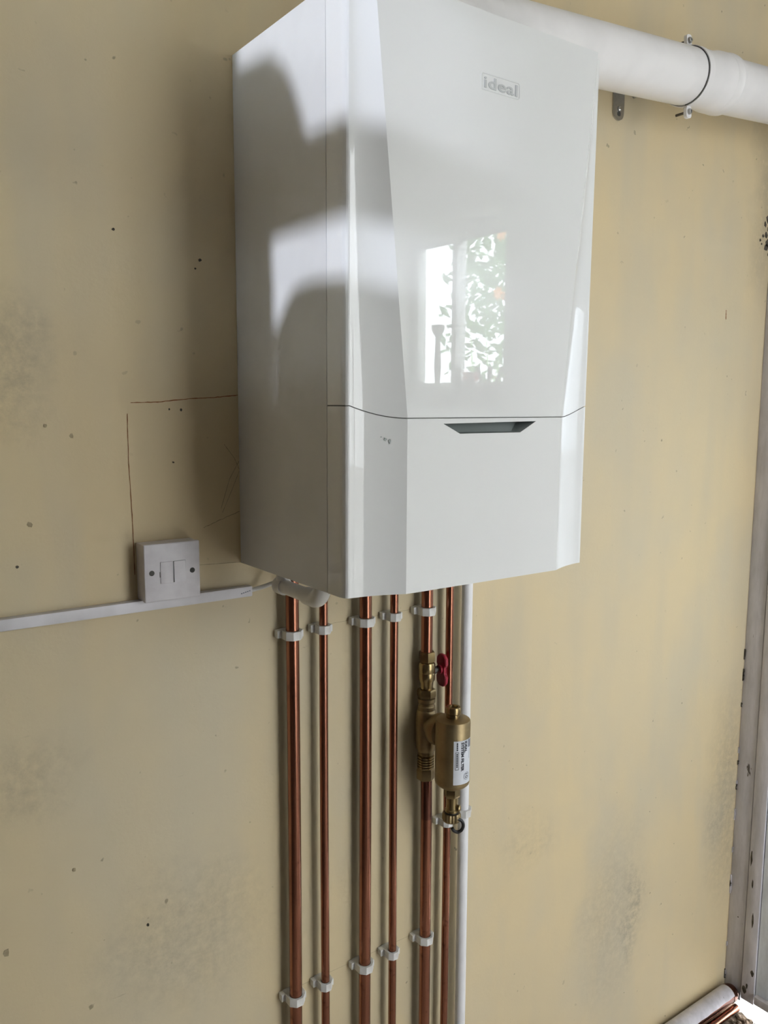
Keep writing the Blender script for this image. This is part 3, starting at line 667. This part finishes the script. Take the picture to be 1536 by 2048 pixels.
bm = bmesh.new(); lathe(bm, [(0.0112, -0.4905), (0.0128, -0.4905), (0.0128, -0.4885), (0.0112, -0.4885)], (CX, CY, 0), seg=28); obj('seal_ring', bm, M['black'], drain)
bm = bmesh.new(); lathe(bm, [(0.012, -0.508), (0.0152, -0.507), (0.0165, -0.504), (0.0165, -0.494), (0.0155, -0.491), (0.010, -0.491)], (CX, CY, 0), seg=36)
for i, v in enumerate(bm.verts):
    d = Vector((v.co.x - CX, v.co.y - CY)); a = math.atan2(d.y, d.x)
    if d.length > 0.0155: k = 1 + 0.045 * math.cos(18 * a); v.co.x = CX + d.x * k; v.co.y = CY + d.y * k
capk = obj('drain_cap', bm, M['brass_cast'], flt, angle=25)
bm = bmesh.new(); tube(bm, [Vector((CX + 0.003, CY - 0.014, -0.512)) + 0.0125 * Vector((math.cos(a) * 0.72, -math.cos(a) * 0.42, math.sin(a))) for a in [R(200 + 300 * k / 30) for k in range(31)]], 0.0031, 10); obj('retaining_strap', bm, M['black'], capk)
# label wrapped round the canister
LA0, LA1, LZ0, LZ1 = -2.22, -0.95, -0.424, -0.342      # angle from +x towards -y is negative
def onc(a, z, off): return Vector((CX + (CRD + off) * math.cos(a), CY + (CRD + off) * math.sin(a), z))
bm = bmesh.new(); nn = 20
rows = [[bm.verts.new(onc(LA0 + (LA1 - LA0) * k / nn, z, 0.0003)) for k in range(nn + 1)] for z in (LZ0, LZ1)]
for k in range(nn): bm.faces.new((rows[0][k], rows[0][k + 1], rows[1][k + 1], rows[1][k]))
lab = obj('label', bm, M['label'], can, angle=60)
def wrap(me):      # flat (s, t): s runs down the canister from the label's top, t runs round it from the label's left edge, in metres
    for v in me.vertices: v.co = onc(LA0 + v.co.y / CRD, LZ1 - v.co.x, 0.0006)
    return me
def ltext(s, size, sx, ty, length, mat='ink', off=0.0):
    me = text_mesh(s, size, 0, off); xs_ = [v.co.x for v in me.vertices]; k = length / (max(xs_) - min(xs_)); m0 = min(xs_)
    for v in me.vertices: v.co = Vector((sx + (v.co.x - m0) * k, ty + v.co.y, 0))
    mesh_obj('label_print', wrap(me), M[mat], lab, angle=0)
def lbar(s0, s1, t0, t1, mat='ink'):
    bm = bmesh.new()
    for k in range(4): bm.faces.new([bm.verts.new((s, t0 + (t1 - t0) * (k + j) / 4, 0)) for s, j in ((s0, 0), (s1, 0), (s1, 1), (s0, 1))])
    me = bpy.data.meshes.new('label_print'); bm.to_mesh(me); bm.free(); mesh_obj('label_print', wrap(me), M[mat], lab, angle=0)
LW = (LA1 - LA0) * CRD
ltext('IDEAL', 0.0080, 0.002, LW * 0.535, 0.0210, off=0.00036)
ltext('SYSTEM FILTER', 0.0078, 0.003, LW * 0.355, 0.0540, off=0.00036)
ltext('10', 0.0098, 0.0635, LW * 0.59, 0.0085, off=0.0001)
lbar(0.001, 0.0155, LW * 0.76, LW * 0.96, 'ink_soft')
lbar(0.018, 0.037, LW * 0.84, LW * 0.86, 'ink_soft')
for k in range(4): lbar(0.003 + k * 0.0038, 0.0062 + k * 0.0038, LW * 0.135, LW * 0.195)
for a, b, t0, t1 in ((0.0205, 0.0535, 0.075, 0.090), (0.0205, 0.0535, 0.225, 0.240), (0.0205, 0.0212, 0.075, 0.24), (0.0528, 0.0535, 0.075, 0.24)): lbar(a, b, LW * t0, LW * t1)
for k in range(8): lbar(0.0230 + k * 0.0033, 0.0256 + k * 0.0033, LW * 0.130, LW * 0.190)
bm = bmesh.new()
for k in range(28):
    a, b = 2 * math.pi * k / 28, 2 * math.pi * (k + 1) / 28
    bm.faces.new([bm.verts.new((0.0678 + q * math.cos(w_), LW * 0.675 + q * math.sin(w_), 0)) for q, w_ in ((0.0062, a), (0.0070, a), (0.0070, b), (0.0062, b))])
me = bpy.data.meshes.new('label_print'); bm.to_mesh(me); bm.free(); mesh_obj('label_print', wrap(me), M['ink_soft'], lab, angle=0)

# ------------------------------------------------------------------ fused spur, trunking, cable
SX, SZ, SB, SS = -0.1702, -0.0370, 0.0346, 0.086
spur = thing('fused_switch', (SX + SS / 2, 0, SZ), 'square white fused switch box on the wall trunking', 'switch')
bm = bmesh.new(); box(bm, SX + 0.0004, SX + SS - 0.0004, -SB + 0.0085, -0.0003, SZ + 0.0004, SZ + SS - 0.0004, 0.002); obj('back_box', bm, M['switch'], spur)
bm = bmesh.new(); box(bm, SX, SX + SS, -SB, -SB + 0.0087, SZ, SZ + SS, 0.0016, 3); pl = obj('face_plate', bm, M['switch'], spur)
bm = bmesh.new(); box(bm, -0.1462, -0.1278, -SB - 0.0014, -SB + 0.003, -0.0105, 0.0215, 0.0006); fc = obj('fuse_carrier', bm, M['switch'], spur)
bm = bmesh.new(); box(bm, -0.1472, -0.1460, -SB - 0.0006, -SB + 0.003, -0.001, 0.007); obj('fuse_slot', bm, M['dark_steel'], fc, angle=0)
bm = bmesh.new(); box(bm, -0.1262, -0.1068, -SB - 0.0003, -SB + 0.003, -0.0105, 0.0215); obj('rocker_surround', bm, M['recess'], spur, angle=0)
bm = bmesh.new(); prism(bm, [(-0.0013, 0.0210), (-0.0030, -0.0100), (0.004, -0.0100), (0.004, 0.0210)], (-0.1254, -SB, 0), (0, 1, 0), (0, 0, 1), (0.0178, 0, 0)); obj('rocker', bm, M['switch'], spur)
for x, z in ((-0.159, 0.0065), (-0.0965, 0.0045)):
    bm = bmesh.new(); lathe(bm, [(0.0040, -0.001), (0.0040, 0.0003), (0, 0.0003)], (x, -SB, z), (0, -1, 0), 20); sc = obj('screw_well', bm, M['gap'], spur)
    bm = bmesh.new(); lathe(bm, [(0.0024, -0.0004), (0.0020, 0.0002), (0, 0.0003)], (x, -SB, z), (0, -1, 0), 16); obj('screw', bm, M['dark_steel'], sc)
trk = thing('cable_trunking', (-0.45, 0, -0.053), 'narrow white plastic cable trunking along the wall', 'trunking')
bm = bmesh.new(); box(bm, XL + 0.001, 0.013, -0.014, -0.0003, -0.0530, -0.0375, 0.0006); obj('channel', bm, M['trunk'], trk)
bm = bmesh.new(); box(bm, XL + 0.001, 0.012, -0.0158, -0.012, -0.0536, -0.0371, 0.0012); obj('cover', bm, M['trunk'], trk)
for k in range(5):
    bm = bmesh.new(); xx = -0.008 + k * 0.0035; box(bm, xx, xx + 0.0025, -0.0160, -0.0157, -0.0478 + 0.0007 * k, -0.0462 + 0.0007 * k); obj('pen_mark', bm, M['ink_soft'], trk, angle=0)
bm = bmesh.new(); tube(bm, [(0.004, -0.008, -0.0455), (0.014, -0.009, -0.045), (0.030, -0.018, -0.040), (0.044, -0.032, -0.032), (0.048, -0.050, -0.012), (0.048, -0.055, ZT)], 0.0036, 14)
tag(obj('power_cable', bm, M['pvc_aged'], base=(0.004, -0.008, -0.0455)), 'thin white cable running from the trunking end to the boiler', 'cable')

# ------------------------------------------------------------------ pipes on the floor in the corner
fp = thing('painted_pipe', (1.1, -0.03, ZF), 'white painted pipe end lying along the wall foot by the jamb', 'pipe')
a0, a1 = Vector((0.60, -0.030, -1.372)), Vector((1.440, -0.030, -1.368))
bm = bmesh.new(); tube(bm, [a0, a1], 0.0240, 32); obj('copper_core', bm, M['copper_dark'], fp)
bm = bmesh.new(); prev = None
for k in range(61):
    t = k / 60; p = a0.lerp(a1, t); lo_, hi_ = R(18 + 1.5 * math.sin(k * 1.7) + 2 * math.sin(k * 0.23)), R(190)
    cur = [[bm.verts.new(p + Vector((0, -q * math.cos(lo_ + (hi_ - lo_) * j / 14), q * math.sin(lo_ + (hi_ - lo_) * j / 14)))) for j in range(15)] for q in (0.0242, 0.0254)]
    if prev:
        for j in range(14): bm.faces.new((prev[1][j], prev[1][j + 1], cur[1][j + 1], cur[1][j]))
        for j in (0, 14): bm.faces.new((prev[0][j], prev[1][j], cur[1][j], cur[0][j]))
    prev = cur
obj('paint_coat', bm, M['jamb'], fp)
bm = bmesh.new(); tube(bm, [a1 - Vector((0.001, 0, 0)), a1 + Vector((0.012, 0, 0)), a1 + Vector((0.022, 0, 0)), a1 + Vector((0.027, 0, 0))], [0.0252, 0.0250, 0.021, 0.012], 32); obj('copper_end', bm, M['copper'], fp)
bm = bmesh.new(); tube(bm, [(0.60, -0.048, ZF + 0.0115), (1.462, -0.046, ZF + 0.0115)], 0.0112, 24)
tag(obj('copper_pipe', bm, M['copper'], base=(1.0, -0.048, ZF)), 'bare copper pipe on the floor under the painted pipe', 'pipe')
bm = bmesh.new()
prism(bm, [(1.05, -0.030), (1.44, -0.030), (1.472, -0.058), (1.455, -0.10), (1.40, -0.13), (1.33, -0.17), (1.22, -0.20), (1.05, -0.21)], (0, 0, ZF), (1, 0, 0), (0, 1, 0), (0, 0, 0.0005))
for k in range(320):
    x = random.uniform(1.10, 1.46); y = random.uniform(-0.20 + 0.3 * max(0, x - 1.25), -0.062); s = random.uniform(0.003, 0.009)
    b = bmesh.new(); bmesh.ops.create_icosphere(b, subdivisions=1, radius=s)
    for v in b.verts: v.co = Vector((v.co.x * random.uniform(0.6, 1.5) + x, v.co.y * random.uniform(0.6, 1.5) + y, v.co.z * 0.6 + ZF + s * 0.4))
    merge(bm, b)
tag(obj('floor_debris', bm, M['dirt'], angle=0), 'brown crumbs of debris on the floor by the door', 'debris', kind='stuff')

# ------------------------------------------------------------------ things on the window sill and in the garden (seen mirrored in the boiler)
SZ0 = 0.2352
def turned(name, prof, x, y, mat, label, cat):
    bm = bmesh.new(); lathe(bm, prof, (x, y, SZ0), seg=28); return tag(obj(name, bm, mat, base=(x, y, SZ0)), label, cat)
turned('candlestick', [(0.040, 0), (0.040, 0.012), (0.034, 0.02), (0.026, 0.055), (0.014, 0.075), (0.018, 0.085), (0.010, 0.10), (0.014, 0.16), (0.011, 0.22), (0.009, 0.275), (0.016, 0.285), (0.024, 0.30), (0.026, 0.32), (0.018, 0.32)], 1.525, -2.035, M['wood'], 'tall turned wooden candlestick on the window sill', 'candlestick')
turned('bottle', [(0.026, 0), (0.026, 0.07), (0.020, 0.10), (0.010, 0.115), (0.010, 0.135), (0.013, 0.136), (0.013, 0.15), (0.0, 0.15)], 1.530, -1.915, M['bottle'], 'dark bottle on the window sill beside the mullion', 'bottle')
turned('cup', [(0.022, 0), (0.030, 0.03), (0.033, 0.062), (0.029, 0.062), (0.024, 0.01), (0, 0.01)], 1.515, -1.975, M['pot'], 'small brown cup on the window sill next to the candlestick', 'cup')
jar = thing('jar', (1.53, -1.845, SZ0), 'pale jar with red lid on the window sill', 'jar')
bm = bmesh.new(); lathe(bm, [(0.030, 0), (0.032, 0.01), (0.032, 0.09), (0.026, 0.105)], (1.53, -1.845, SZ0)); obj('body', bm, M['jar'], jar)
bm = bmesh.new(); lathe(bm, [(0.029, 0.105), (0.029, 0.135), (0.0, 0.136)], (1.53, -1.845, SZ0)); obj('lid', bm, M['lid'], jar)
tin = thing('brush_pot', (1.53, -1.755, SZ0), 'pot of dark handled tools on the window sill', 'pot')
bm = bmesh.new(); lathe(bm, [(0.030, 0), (0.032, 0.08), (0.028, 0.08), (0.027, 0.01), (0, 0.01)], (1.53, -1.755, SZ0)); obj('pot', bm, M['pot'], tin)
for dx, dy in ((0.03, 0.05), (-0.02, 0.035), (0.0, -0.05), (0.01, 0.01)):
    bm = bmesh.new(); tube(bm, [(1.53, -1.755, SZ0 + 0.012), (1.53 + dx, -1.755 + dy, SZ0 + 0.15)], [0.004, 0.007], 10); obj('tool_handle', bm, M['bottle'], tin)
bk = thing('book', (1.52, -2.15, SZ0), 'flat pale book lying at the end of the window sill', 'book')
bm = bmesh.new(); box(bm, 1.49, 1.56, -2.20, -2.11, SZ0 + 0.002, SZ0 + 0.020); obj('pages', bm, M['label'], bk, angle=0)
bm = bmesh.new(); box(bm, 1.488, 1.562, -2.202, -2.108, SZ0, SZ0 + 0.002); box(bm, 1.488, 1.562, -2.202, -2.108, SZ0 + 0.020, SZ0 + 0.022); obj('cover', bm, M['pot'], bk, angle=0)

def blade(bm, p, lean, h, w):
    L = None
    for k in range(7):
        t = k / 6; q = Vector(p) + Vector((lean[0] * t * t, lean[1] * t * t, h * t)); ww = w * (1 - t) ** 0.6 * 0.5 + 0.0005
        cur = (bm.verts.new(q + Vector((0.3 * ww, -ww, 0))), bm.verts.new(q + Vector((-0.3 * ww, ww, 0))))
        if L: bm.faces.new((L[0], L[1], cur[1], cur[0]))
        L = cur
iris = thing('flowering_plant', (2.05, -2.35, ZF), 'tall strap-leaved plant with orange flowers outside the window', 'plant')
for k in range(34):
    bm = bmesh.new(); x, y = 2.05 + random.uniform(-0.2, 0.2), -2.32 + random.uniform(-0.28, 0.22)
    blade(bm, (x, y, ZF), (random.uniform(-0.12, 0.12), random.uniform(-0.2, 0.2)), random.uniform(1.75, 2.15), 0.03); obj('leaf', bm, M['leaf'], iris, angle=60)
for x, y, z in ((2.0, -2.20, 0.98), (2.02, -2.18, 0.72), (2.1, -2.32, 0.75), (2.06, -2.25, 1.05)):
    bm = bmesh.new()
    for q in range(7):
        a = 2 * math.pi * q / 7; d = Vector((0.2, math.cos(a), math.sin(a))); t = Vector((0, -math.sin(a), math.cos(a))); c_ = Vector((x, y, z))
        bm.faces.new([bm.verts.new(v) for v in (c_, c_ + d * 0.02 + t * 0.009, c_ + d * 0.035, c_ + d * 0.02 - t * 0.009)])
    obj('flower', bm, M['orange'], iris, angle=0)
def shrub(x, y, r, h, z0, n, label):
    t = thing('shrub', (x, y, ZF), label, 'shrub')
    bm = bmesh.new(); tube(bm, [(x, y, ZF), (x + 0.03, y, z0)], 0.03, 10); obj('stem', bm, M['wood'], t)
    bm = bmesh.new()
    for k in range(n):
        a, b, q = random.uniform(0, 6.283), random.uniform(-1, 1), random.random() ** 0.4
        p = Vector((x + r * q * math.cos(a) * math.sqrt(1 - b * b), y + r * q * math.sin(a) * math.sqrt(1 - b * b), z0 + h * q * b))
        d = Vector((random.gauss(0, 1), random.gauss(0, 1), random.gauss(0, 1))).normalized(); e = d.orthogonal().normalized(); s = random.uniform(0.03, 0.06)
        bm.faces.new([bm.verts.new(v) for v in (p - d * s, p + e * s * 0.4, p + d * s, p - e * s * 0.4)])
    tag(obj('foliage', bm, M['leaf_dark'], t, angle=0), kind='stuff')
shrub(3.3, -3.35, 0.55, 1.1, 0.75, 1500, 'dark leafy shrub nearest the window')
shrub(4.6, -4.6, 0.6, 0.9, 1.5, 1100, 'taller loose shrub further off in the garden')
